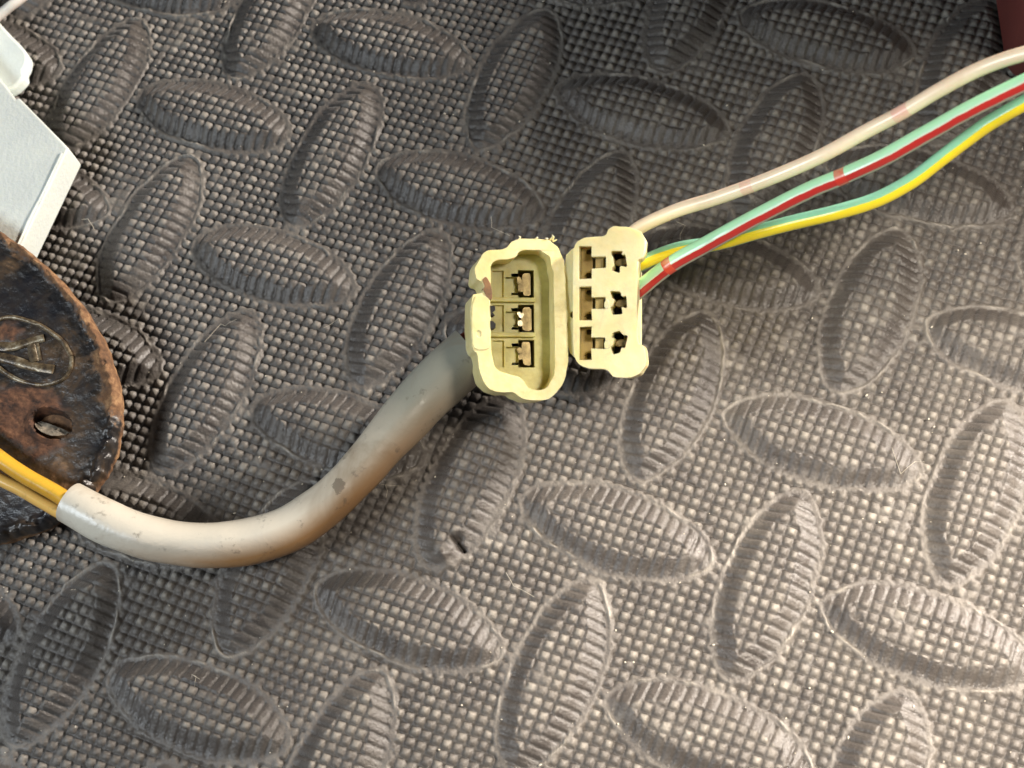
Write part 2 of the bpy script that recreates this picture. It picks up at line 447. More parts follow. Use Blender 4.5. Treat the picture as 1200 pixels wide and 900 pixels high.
nylon = plastic('aged_nylon', (0.80, 0.71, 0.35), (0.70, 0.60, 0.24), 0.36, 0.45, 160, dirt=0.45)
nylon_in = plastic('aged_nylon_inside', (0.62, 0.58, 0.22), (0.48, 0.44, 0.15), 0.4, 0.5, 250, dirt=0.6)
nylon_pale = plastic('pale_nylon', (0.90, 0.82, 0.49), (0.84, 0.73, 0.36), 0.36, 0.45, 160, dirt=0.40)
nylon_pale_in = plastic('pale_nylon_shaded', (0.40, 0.30, 0.11), (0.26, 0.18, 0.06), 0.45, 0.2, 300, dirt=0.7)  # dark copy of the pale nylon, slot shade put into the colour
tin = metal('tinned_metal', (0.45, 0.40, 0.28), 0.35)
brass = metal('dull_brass', (0.30, 0.235, 0.115), 0.45)
darkm = base_mat('hollow_shade', 0.8)[0]; darkm.node_tree.nodes['Principled BSDF'].inputs['Base Color'].default_value = (0.012, 0.01, 0.008, 1)  # near-black paint standing in for shade inside slots and cavities

# ------------------------------------------------------------------ the open socket connector
def socket_connector():
    fr = Frame(610, 374, 0.021, ry=7, rx=-3)
    t = empty('socket_connector', fr.w(0, 0, -8), 'yellowed open socket connector with three metal terminals inside, beside the grey cable end', 'connector')
    outer = chaikin(c5(fr, [(300, 38), (400, 40), (455, 48), (505, 92), (524, 150), (530, 300), (542, 430), (540, 700), (502, 795), (445, 846), (380, 858), (300, 842), (262, 812), (180, 812), (128, 788), (95, 730), (84, 622), (62, 605), (50, 560), (50, 330), (84, 322), (108, 312), (116, 285), (104, 258), (70, 246), (74, 180), (100, 122), (150, 98), (222, 92), (260, 52)]), 2)
    inner = chaikin(c5(fr, [(292, 98), (400, 95), (452, 125), (470, 190), (476, 700), (450, 775), (400, 803), (335, 792), (305, 742), (210, 718), (160, 680), (150, 600), (150, 200), (160, 150), (280, 140)]), 2)
    sh = plate('shroud', fr, outer, [(inner, None)], 0, -9.5, nylon, t, 0.32, jitter=0.22)
    # contact block inside the shroud, with three cavities and their stepped recesses
    holes = []
    for y0 in (180, 358, 540):
        y1 = y0 + 136
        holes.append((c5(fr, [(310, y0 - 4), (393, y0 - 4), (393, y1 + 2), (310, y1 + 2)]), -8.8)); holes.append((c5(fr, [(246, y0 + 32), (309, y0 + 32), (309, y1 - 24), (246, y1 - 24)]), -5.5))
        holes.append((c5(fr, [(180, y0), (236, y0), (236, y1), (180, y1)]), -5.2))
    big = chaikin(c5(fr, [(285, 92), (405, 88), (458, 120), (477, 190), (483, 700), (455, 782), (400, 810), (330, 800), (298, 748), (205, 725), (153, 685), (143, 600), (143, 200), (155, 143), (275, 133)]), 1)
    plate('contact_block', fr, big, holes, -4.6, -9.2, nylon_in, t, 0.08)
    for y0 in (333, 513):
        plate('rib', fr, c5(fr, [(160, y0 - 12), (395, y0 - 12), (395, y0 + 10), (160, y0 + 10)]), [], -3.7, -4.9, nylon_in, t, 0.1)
    for n_, y0 in enumerate((180, 358, 540)):
        k_ = (0, 3, -4)[n_]
        te = plate('terminal', fr, chaikin(c5(fr, [(334, y0 + 8), (378, y0 + 6 + k_), (382, y0 + 122), (364, y0 + 130), (338, y0 + 124 + k_), (330, y0 + 70)]), 1, .12), [], -5.2, -9.0, brass, t, 0.25, jitter=0.25, seed=n_)
        for (xa, ya, w_, h_) in ((300 + k_, y0 + 34, 36, 34), (306, y0 + 72 + k_, 32, 36)):
            plate('contact_spring', fr, chaikin(c5(fr, [(xa, ya), (xa + w_ * .6, ya - 4), (xa + w_, ya + h_ * .4), (xa + w_ * .7, ya + h_), (xa + 4, ya + h_ * .8)]), 2), [], -4.3 + 0.1 * k_, -7.0, tin if n_ == 1 else brass, te, 0.28, jitter=0.3, seed=xa)
    # latch wall on the left with its dimple; black pieces put in as slot shade
    la = plate('latch', fr, chaikin(c5(fr, [(54, 330), (140, 330), (148, 378), (150, 500), (146, 560), (142, 600), (66, 600), (54, 560)]), 1), [(chaikin(c5(fr, [(78, 505), (98, 505), (102, 525), (92, 540), (80, 532)]), 1), -0.25)], 0.10, -1.5, nylon, t, 0.08)
    plate('latch_slot_shade', fr, c5(fr, [(146, 380), (170, 380), (172, 402), (158, 412), (170, 428), (150, 428)]), [], 0.13, -3, darkm, la, 0)
    plate('latch_slot_shade', fr, c5(fr, [(146, 455), (160, 455), (174, 470), (172, 492), (148, 497)]), [], 0.13, -3, darkm, la, 0)
    # torn, heat-marked notch above the latch
    scorch = plastic('scorched_nylon', (0.26, 0.13, 0.05), (0.03, 0.02, 0.014), 0.6, 0.05, 500)
    plate('scorched_notch', fr, chaikin(c5(fr, [(106, 250), (130, 236), (146, 262), (158, 300), (160, 350), (138, 352), (118, 322), (112, 296), (120, 275)]), 1), [], 0.10, -2.5, scorch, t, 0.15, jitter=0.3)
    # moulding flash: frayed hairs on the top edge
    for (x, y, dx, dy) in ((298, 40, -6, -14), (455, 42, 8, -26), (468, 40, -4, -20), (440, 40, -14, -4), (470, 48, 16, -6), (380, 38, 4, -7)):
        a = Vector(fr.w(*fr.p(540 + x / 4.286, 270 + y / 4.286), -0.4)); b = Vector(fr.w(*fr.p(540 + (x + dx) / 4.286, 270 + (y + dy) / 4.286), 0.2))
        tube('flash_hair', [a, (a + b) / 2 + Vector((.0002, 0, .0001)), b], [0.00016, 0.0001, 0.00003], nylon_pale, sh, n=3, sides=6)
    return t
socket_connector()

# ------------------------------------------------------------------ the plug connector
def plug_connector():
    fr = Frame(712, 354, 0.022, ry=-9, rx=-1)
    t = empty('plug_connector', fr.w(0, 0, -8), 'pale cream plug connector with slotted openings, at the end of the three coloured wires', 'connector')
    outer = chaikin(c6(fr, [(130, 103), (245, 96), (256, 62), (290, 45), (352, 48), (425, 70), (452, 112), (452, 172), (436, 212), (411, 226), (411, 668), (446, 676), (463, 770), (432, 822), (370, 846), (290, 841), (258, 800), (130, 792), (92, 762), (74, 700), (74, 180), (92, 122)]), 3, .15)
    holes = []
    rj = random.Random(11)
    def jt(L): return [(x + rj.uniform(-8, 8), y + rj.uniform(-8, 8)) for x, y in L]
    for yc in (235, 452, 663):
        holes.append((c6(fr, [(105, yc - 88), (172, yc - 88), (172, yc - 32), (246, yc - 32), (246, yc + 30), (172, yc + 30), (172, yc + 88), (105, yc + 88)]), -3.4))
        holes.append((chaikin(c6(fr, jt([(276, yc - 62), (330, yc - 62), (330, yc - 42), (357, yc - 42), (357, yc + 26), (328, yc + 26), (328, yc + 54), (276, yc + 54), (276, yc + 22), (290, yc + 16), (290, yc - 22), (276, yc - 28)])), 1, .15), -4.4))
    plate('housing', fr, outer, holes, 0, -5.2, nylon_pale, t, 0.22, jitter=0.14)
    body = chaikin(c6(fr, [(130, 112), (300, 106), (396, 120), (402, 200), (402, 700), (392, 775), (300, 785), (130, 784), (98, 758), (86, 700), (86, 190), (100, 128)]), 1)
    plate('rear_body', fr, body, [], -5.0, -13, nylon_pale, t, 0.3)
    plate('side_flange', fr, chaikin(c6(fr, [(16, 196), (60, 146), (100, 140), (100, 480), (46, 490), (46, 520), (100, 530), (100, 745), (80, 742), (36, 700), (34, 540), (14, 470)]), 1), [], -2.2, -9, nylon_pale, t, 0.3)
    for yc in (235, 452, 663):
        # contact channel walls and the crimped contact seen through the slots
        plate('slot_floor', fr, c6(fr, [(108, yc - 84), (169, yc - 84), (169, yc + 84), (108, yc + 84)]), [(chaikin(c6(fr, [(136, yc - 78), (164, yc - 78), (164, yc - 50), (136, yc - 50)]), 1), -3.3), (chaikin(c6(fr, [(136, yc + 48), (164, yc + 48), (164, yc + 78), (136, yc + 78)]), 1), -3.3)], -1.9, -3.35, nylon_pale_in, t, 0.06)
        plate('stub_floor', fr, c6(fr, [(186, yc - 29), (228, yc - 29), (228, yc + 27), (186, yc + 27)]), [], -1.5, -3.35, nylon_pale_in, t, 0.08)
        plate('contact', fr, chaikin(c6(fr, [(292, yc - 18), (352, yc - 26), (354, yc + 12), (292, yc + 16)]), 1), [], -1.3, -4.3, brass, t, 0.12)
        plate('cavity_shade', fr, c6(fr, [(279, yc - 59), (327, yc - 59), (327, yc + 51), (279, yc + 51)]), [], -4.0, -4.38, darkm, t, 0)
        if yc > 300: plate('highlight_bit', fr, chaikin(c6(fr, [(236, yc - 8), (262, yc - 22), (270, yc + 6), (262, yc + 30), (240, yc + 28)]), 1), [], 0.06, -1.2, nylon_pale, t, 0.1, jitter=0.1)  # raised pale bits added in place of white highlights by the slots
    return t
plug_connector()

# ------------------------------------------------------------------ the three coloured wires
def vlen(path, px, py):
    pts = catmull([at(x, y, z * MM) for x, y, z in path], 8); L = 0; best = (1e9, 0); t = R_.transposed()
    for i, p in enumerate(pts):
        if i: L += (p - pts[i - 1]).length * 1000
        c = t @ (p - CAM); d = math.hypot(c.x / c.z * F + 600 - px, c.y / c.z * F + 450 - py)
        if d < best[0]: best = (d, L)
    return best[1]

def wire(name, path, rad, mat, label, twist=0.0):
    pts = [at(x, y, z * MM) for x, y, z in path]
    o = tube(name, pts, [rad * MM * (1 - 0.10 * i / (len(pts) - 1)) for i in range(len(pts))], mat, n=8, sides=24, twist=twist, wob=0.03, seed=len(path))
    return tag(o, label, 'wire', 'wires running to the plug connector')
cream = (0.90, 0.75, 0.52); cream2 = (0.92, 0.80, 0.60)
CREAM_PATH = [(716, 300, 12), (738, 276, 16), (756, 263, 18), (795, 246, 21), (840, 232, 24), (900, 210, 28), (960, 184, 32), (1013, 155, 35), (1057, 132, 38), (1100, 106, 41), (1150, 80, 44), (1200, 63, 47), (1262, 50, 50), (1340, 38, 52)]
m_pink = wire_mat('cream_insulation', [(0, cream2), (0.2, (0.80, 0.66, 0.46)), (0.5, cream), (0.8, (0.86, 0.68, 0.50)), (1, cream2)], dirt=(0.42, 0.22, 0.12), dirt_amt=0.18, marks=((vlen(CREAM_PATH, 880, 217), 1.1, (0.86, 0.58, 0.44)), (vlen(CREAM_PATH, 1057, 132), 1.4, (0.86, 0.55, 0.44))))
wire('cream_wire', CREAM_PATH, 0.98, m_pink,
     'cream wire with faint pink bands, uppermost of the three wires at the plug')
mint = (0.34, 0.74, 0.42); mint2 = (0.42, 0.80, 0.50); red = (0.50, 0.035, 0.03); pale = (0.42, 0.44, 0.36)
MINT_PATH = [(712, 372, 11), (735, 352, 14), (752, 337, 17), (785, 311, 20), (825, 288, 23), (850, 274, 25), (900, 247, 28), (950, 222, 31), (987, 207, 33), (1033, 186, 36), (1083, 158, 39), (1133, 130, 42), (1200, 97, 45), (1262, 70, 48), (1340, 45, 50)]
m_red = wire_mat('mint_insulation_red_stripe', [(0, (0.62, 0.74, 0.60)), (0.004, (0.62, 0.74, 0.60)), (0.014, red), (0.140, red), (0.158, pale), (0.3, pale), (0.5, mint), (0.90, mint2), (0.965, (0.40, 0.72, 0.50)), (1, (0.62, 0.74, 0.60))], marks=((vlen(MINT_PATH, 985, 208), 0.9, (0.62, 0.05, 0.03)), (vlen(MINT_PATH, 785, 313), 0.9, (0.66, 0.08, 0.04))), dirt_amt=0.12)  # whitish line along the top is a painted highlight
wire('mint_red_wire', MINT_PATH, 1.15, m_red,
     'mint green wire with a red stripe and red bands, middle of the three wires')
teal = (0.24, 0.56, 0.34); yel = (0.84, 0.68, 0.03)
m_yel = wire_mat('green_insulation_yellow_stripe', [(0.0, yel), (0.20, yel), (0.222, (0.30, 0.48, 0.26)), (0.5, teal), (0.9, (0.24, 0.52, 0.38)), (0.985, teal), (1, yel)], dirt_amt=0.12)
wire('green_yellow_wire', [(712, 330, 10), (732, 318, 12), (750, 310, 14), (772, 300, 16), (800, 291, 18), (840, 285, 20), (883, 273, 22), (933, 260, 25), (983, 248, 28), (1027, 234, 30), (1067, 213, 32), (1100, 188, 34), (1133, 163, 36), (1160, 144, 38), (1200, 121, 41), (1262, 88, 44), (1340, 60, 46)], 1.06, m_yel,
     'green wire with a yellow stripe, lowest of the three wires, bending below the others', twist=[-0.5, -0.2, 0, 0, 0])

# ------------------------------------------------------------------ the grey cable
def cable():
    t = empty('grey_cable', at(300, 620, 0.002), 'thick dirty grey sheathed cable curving from the rusty plate to the open socket connector', 'cable')
    m, nt, b = base_mat('grey_sheath', 0.33, 0.6); P = obj_vec(nt)
    uv = node(nt, 'ShaderNodeUVMap', uv_map='UVMap').outputs[0]; sp = node(nt, 'ShaderNodeSeparateXYZ'); nt.links.new(uv, sp.inputs[0])
    n1 = noise_node(nt, 75, 5, 0.65, P, 0.6); n2 = noise_node(nt, 420, 5, 0.7, P)
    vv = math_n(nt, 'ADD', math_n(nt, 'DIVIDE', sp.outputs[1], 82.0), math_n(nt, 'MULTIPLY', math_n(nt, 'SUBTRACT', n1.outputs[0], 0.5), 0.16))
    c = ramp(nt, vv, [(0.0, (0.58, 0.54, 0.45)), (0.40, (0.68, 0.62, 0.51)), (0.58, (0.54, 0.48, 0.38)), (0.70, (0.30, 0.30, 0.25)), (1.0, (0.21, 0.21, 0.18))]).outputs[0]  # dirt tone along the length, with connector shade painted into the dark end
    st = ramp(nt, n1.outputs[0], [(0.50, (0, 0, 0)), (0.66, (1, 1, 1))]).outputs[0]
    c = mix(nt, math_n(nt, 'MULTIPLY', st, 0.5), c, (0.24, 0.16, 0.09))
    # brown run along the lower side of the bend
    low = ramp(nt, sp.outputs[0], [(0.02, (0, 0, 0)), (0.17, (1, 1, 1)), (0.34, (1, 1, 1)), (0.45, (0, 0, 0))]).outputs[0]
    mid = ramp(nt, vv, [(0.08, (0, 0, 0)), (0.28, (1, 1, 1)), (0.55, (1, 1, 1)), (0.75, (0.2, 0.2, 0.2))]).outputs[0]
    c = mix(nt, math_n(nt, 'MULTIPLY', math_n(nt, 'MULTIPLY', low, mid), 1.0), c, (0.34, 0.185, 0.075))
    sp2 = ramp(nt, n2.outputs[0], [(0.60, (0, 0, 0)), (0.70, (1, 1, 1))]).outputs[0]
    c = mix(nt, math_n(nt, 'MULTIPLY', sp2, 0.6), c, (0.10, 0.08, 0.06))
    # one dark scuff
    d = node(nt, 'ShaderNodeVectorMath', operation='DISTANCE'); nt.links.new(P, d.inputs[0]); d.inputs[1].default_value = tuple(at(396, 571, 0.0107))
    sc = math_n(nt, 'LESS_THAN', math_n(nt, 'ADD', d.outputs['Value'], math_n(nt, 'MULTIPLY', n2.outputs[0], 0.0044)), 0.0031)
    c = mix(nt, math_n(nt, 'MULTIPLY', sc, 0.6), c, (0.11, 0.085, 0.06))
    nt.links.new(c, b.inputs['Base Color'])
    bump(nt, b, math_n(nt, 'ADD', n1.outputs[0], math_n(nt, 'MULTIPLY', n2.outputs[0], 0.4)), 0.45, 0.0005)
    up = [(96, 566), (142, 589), (210, 611), (279, 610), (325, 597), (371, 571), (403, 541), (440, 490), (486, 434), (540, 386)]
    dn = [(68, 612), (119, 641), (190, 661), (262, 666), (330, 652), (376, 624), (422, 586), (472, 535), (526, 480), (572, 440)]
    zs = [10.4, 9.8, 8.4, 7.4, 7, 7, 7.3, 7.8, 8.6, 9.5]
    ctrl, rad = [], []
    for (a, b_, z) in zip(up, dn, zs):
        p, q = at(*a, z * MM), at(*b_, z * MM); ctrl.append((p + q) / 2); rad.append((p - q).length / 2 * 0.945)
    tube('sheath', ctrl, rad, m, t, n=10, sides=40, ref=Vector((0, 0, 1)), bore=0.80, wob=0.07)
    # yellow conductors leaving the left end over the plate
    yw = wire_mat('amber_insulation', [(0, (0.72, 0.38, 0.03)), (0.12, (0.50, 0.26, 0.03)), (0.25, (0.12, 0.08, 0.04)), (0.6, (0.5, 0.3, 0.03)), (0.85, (0.74, 0.40, 0.04)), (1, (0.78, 0.46, 0.05))], dirt=(0.10, 0.06, 0.03), dirt_amt=0.6)
    pw = wire_mat('straw_insulation', [(0, (0.80, 0.48, 0.12)), (0.2, (0.5, 0.28, 0.08)), (0.5, (0.3, 0.2, 0.1)), (0.8, (0.74, 0.42, 0.10)), (1, (0.82, 0.50, 0.14))], dirt=(0.14, 0.09, 0.05), dirt_amt=0.6)
    tag(tube('conductor', [at(x, y, z * MM) for x, y, z in ((-90, 470, 11), (-40, 506, 10.4), (0, 538, 10), (30, 558, 10), (60, 575, 10.2), (88, 592, 10.4), (120, 606, 10))], 0.00120, yw, t, n=7, sides=20, wob=.06), 'amber yellow inner wire')
    tag(tube('conductor', [at(x, y, z * MM) for x, y, z in ((-90, 500, 9.4), (-40, 540, 8.9), (0, 562, 8.6), (24, 574, 8.7), (48, 588, 9), (76, 604, 9.6), (110, 622, 9.4))], 0.00092, pw, t, n=7, sides=20, wob=.06), 'pale straw inner wire')
    rw = wire_mat('red_core', [(0, (0.45, 0.08, 0.04)), (1, (0.45, 0.08, 0.04))]); dw = wire_mat('black_core', [(0, (0.02, 0.02, 0.02)), (1, (0.02, 0.02, 0.02))])
    tube('conductor', [at(525, 412, .0095), at(546, 396, .0112), at(560, 388, .0105), at(585, 380, .0100)], 0.0009, rw, t, n=6, sides=14)
    tube('conductor', [at(530, 430, .0085), at(556, 424, .0085), at(580, 418, .0085), at(600, 410, .009)], 0.0011, dw, t, n=6, sides=14)
cable()

# ------------------------------------------------------------------ the rusty plate
def rusty_plate():
    T0, G, Y0 = 6.0, 0.09, -25.0                       # the plate leans on the white block
    th = math.radians(150); C0 = Vector((-94.3, 6.45)); A, B = 40.95, 24.85
    ex = Vector((math.cos(th), math.sin(th))); ey = Vector((-math.sin(th), math.cos(th)))
    def top(x, y, h=0.0): return Vector((x, y, T0 + G * (y - Y0) + h)) * MM
    def onp(px, py, h=0.0):                            # point of the plate seen at px, py
        q = R_ @ Vector(((px - 600) / F, (py - 450) / F, 1)); c = CAM * 1000
        k = (T0 + h + G * (c.y - Y0) - c.z) / (q.z - G * q.y); p = c + q * k; return Vector((p.x, p.y))
    t = empty('rusty_plate', top(C0.x, C0.y, -1.4), 'black metal plate with rusty orange rim and embossed oval emblem, at the left edge', 'metal plate')
    hole = onp(61, 497); hdir = (onp(81, 504) - onp(41, 489)); ha = hdir.length / 2 * 1.12; hdir.normalize(); hn = Vector((-hdir.y, hdir.x)); hb = ha * 0.66
    patch = [onp(*p) for p in ((-20, 455), (30, 448), (62, 455), (80, 478), (84, 505), (72, 530), (45, 542), (10, 520), (-20, 505))]
    patch2 = [onp(*p) for p in ((-10, 380), (18, 374), (30, 385), (32, 396), (10, 402), (-10, 404))]
    def inside(P, x, y):
        c = False
        for i in range(len(P)):
            a, b = P[i], P[i - 1]
            if (a.y > y) != (b.y > y) and x < (b.x - a.x) * (y - a.y) / (b.y - a.y) + a.x: c = not c
        return c
    def pdist(P, x, y):
        p = Vector((x, y)); d = 99
        for i in range(len(P)):
            a, b = P[i], P[i - 1]; ab = b - a; k = max(0, min(1, (p - a).dot(ab) / ab.length_squared)); d = min(d, (p - a - ab * k).length)
        return d if not inside(P, x, y) else -d
    bm = bmesh.new(); NR, NA = 120, 560; rings = []; rust = bm.verts.layers.float.new('rust'); orange = bm.verts.layers.float.new('rim')
    rr = list(np.linspace(0.02, 0.93, NR - 14)) + list(np.linspace(0.936, 1.0, 14))
    for i, r in enumerate(rr):
        ring = []
        for k in range(NA):
            a = 2 * math.pi * k / NA; wob = 1 + 0.010 * mnoise.noise(Vector((math.cos(a) * 9, math.sin(a) * 9, 3))) + 0.006 * mnoise.noise(Vector((math.cos(a) * 30, math.sin(a) * 30, 5)))
            p = C0 + ex * (A * r * math.cos(a) * wob) + ey * (B * r * math.sin(a) * wob); x, y = p
            if x < -104: n = 0; h = 0
            n = mnoise.fractal(Vector((x * .5, y * .5, 0)), 1.0, 2.0, 4); h = 0.10 * n + 0.05 * mnoise.fractal(Vector((x * 1.7, y * 1.7, 6)), 1.0, 2.0, 3)
            lip = math.exp(-((r - 0.975) / 0.022) ** 2); h += lip * (0.6 + 1.1 * mnoise.noise(Vector((x * .9, y * .9, 7))))
            if r > 0.985: h -= (r - 0.985) / 0.015 * 0.7
            h += 0.18 * mnoise.noise(Vector((x * 3, y * 3, 1))) * max(0, (r - 0.85) / 0.15)
            pd = min(pdist(patch, x, y), pdist(patch2, x, y)) if x > -104 else 9
            pr = 1 - sstep(np.float64(pd + 1.3 * mnoise.noise(Vector((x * .8, y * .8, 4)))), -1.4, 0.2)
            h += pr * (0.12 + 0.16 * mnoise.fractal(Vector((x * 2.2, y * 2.2, 2)), 1.0, 2.0, 3))
            d = p - hole; e = math.hypot(d.dot(hdir) / ha, d.dot(hn) / hb)
            h += 0.35 * math.exp(-((e - 1.08) / 0.12) ** 2)
            if e < 1: h -= 3.4 * min(1, (1 - e) / 0.12)
            v = bm.verts.new(top(x, y, h)); v[rust] = float(pr) if e > 0.95 else 0.0; v[orange] = min(1, max(0, (r - 0.89) / 0.10)) * (0.12 + 0.85 * min(1, max(0, (y + 14) / 18)))
            ring.append(v)
        rings.append(ring)
    bm.faces.new(rings[0])
    for i in range(len(rr) - 1):
        for k in range(NA): bm.faces.new((rings[i][k], rings[i][(k + 1) % NA], rings[i + 1][(k + 1) % NA], rings[i + 1][k]))
    low = []
    for v in rings[-1]:
        w = bm.verts.new(v.co + Vector((0, 0, -0.0015))); w[orange] = 1; low.append(w)
    for k in range(NA): bm.faces.new((rings[-1][k], rings[-1][(k + 1) % NA], low[(k + 1) % NA], low[k]))
    bm.faces.new(low[::-1])
    m, nt, b = base_mat('rusted_black_paint', 0.45, 0.5); P = obj_vec(nt)
    n1 = noise_node(nt, 130, 6, 0.7, P, 0.4); n2 = noise_node(nt, 480, 5, 0.75, P); n3 = noise_node(nt, 1500, 3, 0.7, P)
    black = ramp(nt, n1.outputs[0], [(0.36, (0.012, 0.012, 0.015)), (0.50, (0.030, 0.024, 0.020)), (0.60, (0.075, 0.048, 0.028)), (0.74, (0.17, 0.115, 0.065))]).outputs[0]
    rustc = ramp(nt, n2.outputs[0], [(0.34, (0.020, 0.011, 0.008)), (0.52, (0.105, 0.045, 0.022)), (0.74, (0.23, 0.11, 0.055))]).outputs[0]
    orc = ramp(nt, n2.outputs[0], [(0.30, (0.05, 0.026, 0.015)), (0.50, (0.17, 0.085, 0.038)), (0.74, (0.42, 0.25, 0.12))]).outputs[0]
    ro = attr(nt, 'rim'); rf = math_n(nt, 'ADD', ro, math_n(nt, 'MULTIPLY', math_n(nt, 'SUBTRACT', n1.outputs[0], 0.5), 3.6))
    rf = ramp(nt, rf, [(0.42, (0, 0, 0)), (0.75, (1, 1, 1))]).outputs[0]
    c = mix(nt, rf, black, orc); c = mix(nt, attr(nt, 'rust'), c, rustc)
    nt.links.new(c, b.inputs['Base Color'])
    rg = mix(nt, math_n(nt, 'MAXIMUM', rf, attr(nt, 'rust')), (0.34,) * 3, (0.85,) * 3); nt.links.new(rg, b.inputs['Roughness'])
    bump(nt, b, math_n(nt, 'ADD', n2.outputs[0], math_n(nt, 'MULTIPLY', n3.outputs[0], 0.5)), 0.5, 0.0003)
    pl = from_bm('plate', bm, m, t)
    # embossed emblem: oval ring and the lettering inside it
    em, ent, eb = base_mat('worn_emblem', 0.35, 0.6); n = noise_node(ent, 420, 5, 0.7, obj_vec(ent))
    ent.links.new(ramp(ent, n.outputs[0], [(0.38, (0.035, 0.025, 0.018)), (0.54, (0.16, 0.12, 0.07)), (0.72, (0.42, 0.39, 0.30))]).outputs[0], eb.inputs['Base Color']); eb.inputs['Metallic'].default_value = 0.35
    bump(ent, eb, n.outputs[0], 0.6, 0.0003)
    P3 = lambda px, py, h: top(*onp(px, py), h)
    ring = [(84, 418), (83, 432), (75, 444), (60, 450), (42, 451), (22, 446), (5, 436), (-12, 420), (-18, 402), (-14, 386), (-2, 376), (12, 372), (28, 375), (46, 381), (62, 391), (74, 401), (84, 418)]
    er = tube('emblem_ring', [P3(x, y, .12) for x, y in ring], 0.00034, em, t, n=6, sides=8, wob=.35, ref=Vector((0, 0, 1)))
    for name, pts, r in (('emblem_stroke', [(-14, 404), (12, 407), (35, 401), (52, 396)], 0.00072), ('emblem_stroke', [(-16, 414), (14, 422), (40, 430), (63, 433)], 0.00080), ('emblem_stroke', [(37, 404), (39, 414), (41, 425)], 0.00065), ('emblem_stroke', [(44, 403), (47, 423)], 0.00028)):
        tube(name, [P3(x, y, .12) for x, y in pts], r, em, er, n=6, sides=12, wob=.3, squash=.5, ref=Vector((0, 0, 1)), seed=pts[0][0])
    # bent bright metal left in the screw hole
    bm = bmesh.new(); base = top(hole.x, hole.y, -0.7); hx = Vector((hdir.x, hdir.y, 0)); hy = Vector((hn.x, hn.y, 0))
    if hy.y > 0: hy = -hy
    rows = []
    for i in range(14):
        row = []
        for j in range(7):
            u = i / 13 * 2 - 1; v_ = j / 6
            w = Vector((u * 3, v_ * 3, 1.5)); hh = 0.9 * v_ + 0.5 * mnoise.noise(w * 1.7) - 0.5 * u * u
            row.append(bm.verts.new(base + hx * (u * ha * 0.82 * MM) + hy * ((v_ * 0.78 + 0.0) * hb * math.sqrt(max(.15, 1 - .8 * u * u)) * MM) + Vector((0, 0, hh * MM))))
        rows.append(row)
    for i in range(13):
        for j in range(6): bm.faces.new((rows[i][j], rows[i + 1][j], rows[i + 1][j + 1], rows[i][j + 1]))
    geo = bmesh.ops.solidify(bm, geom=bm.faces[:], thickness=0.0003)
    sm = metal('scraped_metal', (0.80, 0.70, 0.56), 0.28); sm.node_tree.nodes['Principled BSDF'].inputs['Metallic'].default_value = 0.45
    from_bm('screw_remnant', bm, sm, t)
    return t
rusty_plate()

# ------------------------------------------------------------------ the white block
def white_block():
    m = plastic('white_card', (0.66, 0.70, 0.65), (0.59, 0.63, 0.60), 0.55, 0.1, 90, 0.9, dirt=0.10)
    H = 8.0; t = empty('white_block', at(40, 200, 0.0025), 'matt off-white plastic block under the rusty plate at the left edge', 'block')
    a = at(80, 173, H * MM); b = at(27, 283, H * MM); d = (b - a).normalized(); b = a + d * 0.060
    def prism(name, pts, z0, z1, bev, mat=m):
        bm = bmesh.new(); lo = [bm.verts.new(Vector((p.x, p.y, z0 * MM))) for p in pts]; hi = [bm.verts.new(Vector((p.x, p.y, z1 * MM))) for p in pts]
        bm.faces.new(hi); bm.faces.new(lo[::-1])
        for i in range(len(pts)):
            j = (i + 1) % len(pts); bm.faces.new((lo[i], lo[j], hi[j], hi[i]))
        return from_bm(name, bm, mat, t, bevel=bev * MM, seg=3)
    z = H * MM
    pts = [a, at(22, 114, z), at(18, 116, z), at(0, 92, z), at(-60, 20, z)]
    far = pts[-1]; pts += [far + d * 0.075, b]
    prism('body', pts, 2.6, H, 0.4)
    # the thin raised seam along the right edge of the lid
    n = Vector((-d.y, d.x, 0)); n = n if n.x < 0 else -n
    s0 = a + n * 0.0006 + d * 0.0012; s1 = s0 + d * 0.04
    tube('seam', [Vector((p.x, p.y, z + 0.00002)) for p in (s0, (s0 + s1) / 2, s1)], 0.00022, m, t, n=16, sides=8, wob=.4)
    m2 = plastic('white_blister', (0.72, 0.78, 0.74), (0.62, 0.68, 0.66), 0.3, 0.1, 60, 0.5)
    z2 = 5.2 * MM
    Pt = chaikin([tuple(at(x, y, z2)[:2]) for x, y in ((-60, -30), (-10, 16), (10, 38), (26, 54), (33, 64), (31, 76), (27, 82), (29, 90), (12, 106), (-30, 110), (-80, 60))], 2, .2)
    prism('tab', [Vector((x, y, 0)) for x, y in Pt], 2.7, 5.2, 0.5, m2)
    return t
white_block()

# ------------------------------------------------------------------ white lead at the corner
wl = wire_mat('white_insulation', [(0, (0.8, 0.76, 0.68)), (0.25, (0.6, 0.52, 0.46)), (1, (0.8, 0.76, 0.68))])
tag(tube('white_lead', [at(x, y, z * MM) for x, y, z in ((-90, 130, 6), (-45, 65, 6.5), (-12, 28, 7), (4, 14, 7.5), (18, 3, 8), (50, -18, 8), (110, -40, 8))], 0.00085, wl, n=8, sides=18),
    'short white lead crossing the top left corner', 'lead')

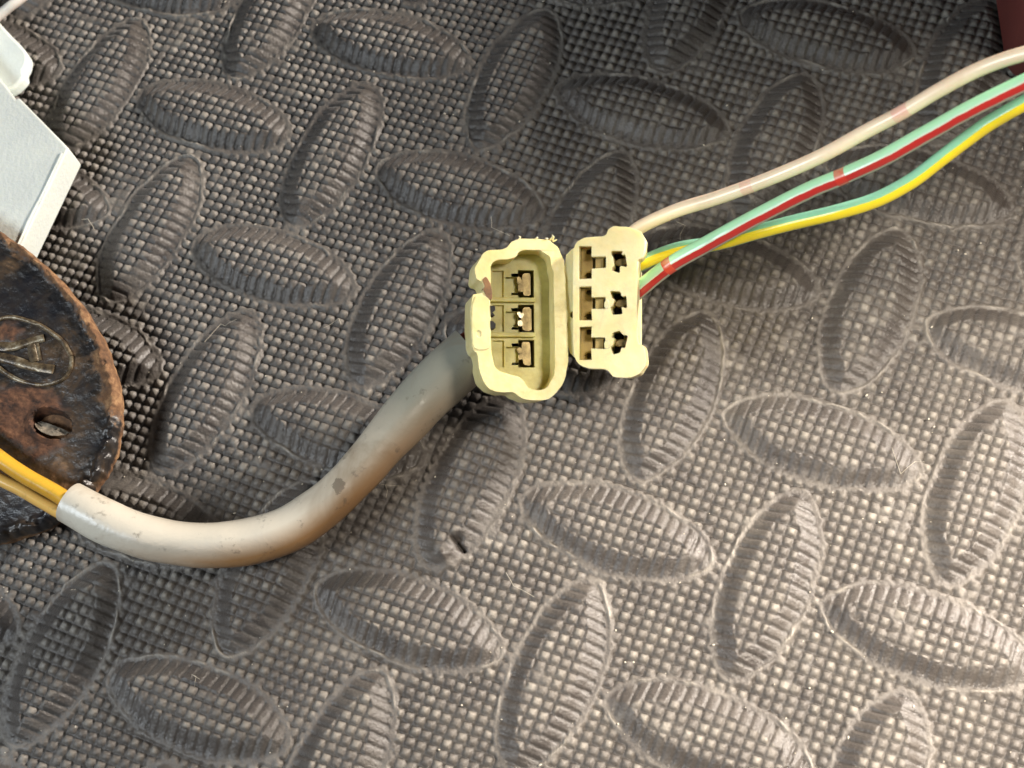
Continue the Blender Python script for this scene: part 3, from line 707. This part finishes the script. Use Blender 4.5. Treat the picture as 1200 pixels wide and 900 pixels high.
# ------------------------------------------------------------------ unidentified dark red object, enlarged out of view to shade the upper right
def red_shade_block():
    t = empty('red_shade_block', at(1260, 20, 0), 'dull dark red unidentified object in the top right corner behind the wires, enlarged to shade the mat', 'unidentified object')
    m = plastic('dull_red_plastic', (0.15, 0.035, 0.03), (0.12, 0.028, 0.024), 0.5, 0.0, 50, 0.3)
    p = at(1174, 60, 0.0); x0, y0 = p.x, at(1185, 100, 0).y
    bm = bmesh.new(); H = 0.034
    L = [(x0, y0 + .003), (x0 + .001, y0 + .001), (x0 + .003, y0), (x0 + .09, y0), (x0 + .09, y0 + .13), (x0, y0 + .13)]
    for za, zb, s in ((0.0005, H, 1.0),):
        lo = [bm.verts.new(Vector((x, y, za))) for x, y in L]; hi = [bm.verts.new(Vector((x, y, zb))) for x, y in L]
        bm.faces.new(hi); bm.faces.new(lo[::-1])
        for i in range(len(L)):
            j = (i + 1) % len(L); bm.faces.new((lo[i], lo[j], hi[j], hi[i]))
    from_bm('shade_block_body', bm, m, t, bevel=0.0008, seg=3)
    bm = bmesh.new(); cx, cy = x0 + .045, y0 + .065
    L2 = [(cx + (x - cx) * .97, cy + (y - cy) * .97) for x, y in L]
    lo = [bm.verts.new(Vector((x, y, H - .001))) for x, y in L2]; hi = [bm.verts.new(Vector((x, y, H + .003))) for x, y in L2]
    bm.faces.new(hi); bm.faces.new(lo[::-1])
    for i in range(len(L)):
        j = (i + 1) % len(L); bm.faces.new((lo[i], lo[j], hi[j], hi[i]))
    from_bm('lid', bm, m, t, bevel=0.0015, seg=3)  # invented top step of the shading block
red_shade_block()

# ------------------------------------------------------------------ dust and lint on the mat
def lint():
    bm = bmesh.new(); r = random.Random(5)
    for i in range(420):
        p = at(r.uniform(0, 1200), r.uniform(0, 900), 0.0); s = r.choice((.05, .07, .09, .14)) * MM; z = r.uniform(.0002, .0006)
        M = Matrix.Translation((p.x, p.y, z)) @ Matrix.Rotation(r.uniform(0, 6), 4, 'Z') @ Matrix.Diagonal((s * r.uniform(.8, 2), s, s * .6, 1))
        bmesh.ops.create_icosphere(bm, subdivisions=1, radius=1, matrix=M)
    for i in range(9):
        x, y = r.uniform(80, 1150), r.uniform(60, 880); p = at(x, y, .0012); a = r.uniform(0, 6.28); L = r.uniform(.002, .005)
        q = [p + Vector((math.cos(a + k * r.uniform(-.25, .25)) * L * k / 4, math.sin(a + k * r.uniform(-.25, .25)) * L * k / 4, r.uniform(0, .0008))) for k in range(5)]
        for k in range(4):
            d = (q[k + 1] - q[k]); n = Vector((-d.y, d.x, 0)).normalized() * .00003; u = Vector((0, 0, .00006))
            v = [bm.verts.new(w) for w in (q[k] - n, q[k] + n, q[k + 1] + n, q[k + 1] - n, q[k] + u, q[k + 1] + u)]
            for f in ((0, 1, 2, 3), (0, 3, 5, 4), (1, 4, 5, 2)): bm.faces.new([v[j] for j in f])
    m = plastic('pale_dust', (0.6, 0.55, 0.45), (0.5, 0.45, 0.36), 0.7, 0)
    o = from_bm('dust', bm, m); tag(o, 'pale specks of dust and grit scattered over the foam mat', 'dust', kind='stuff')
lint()
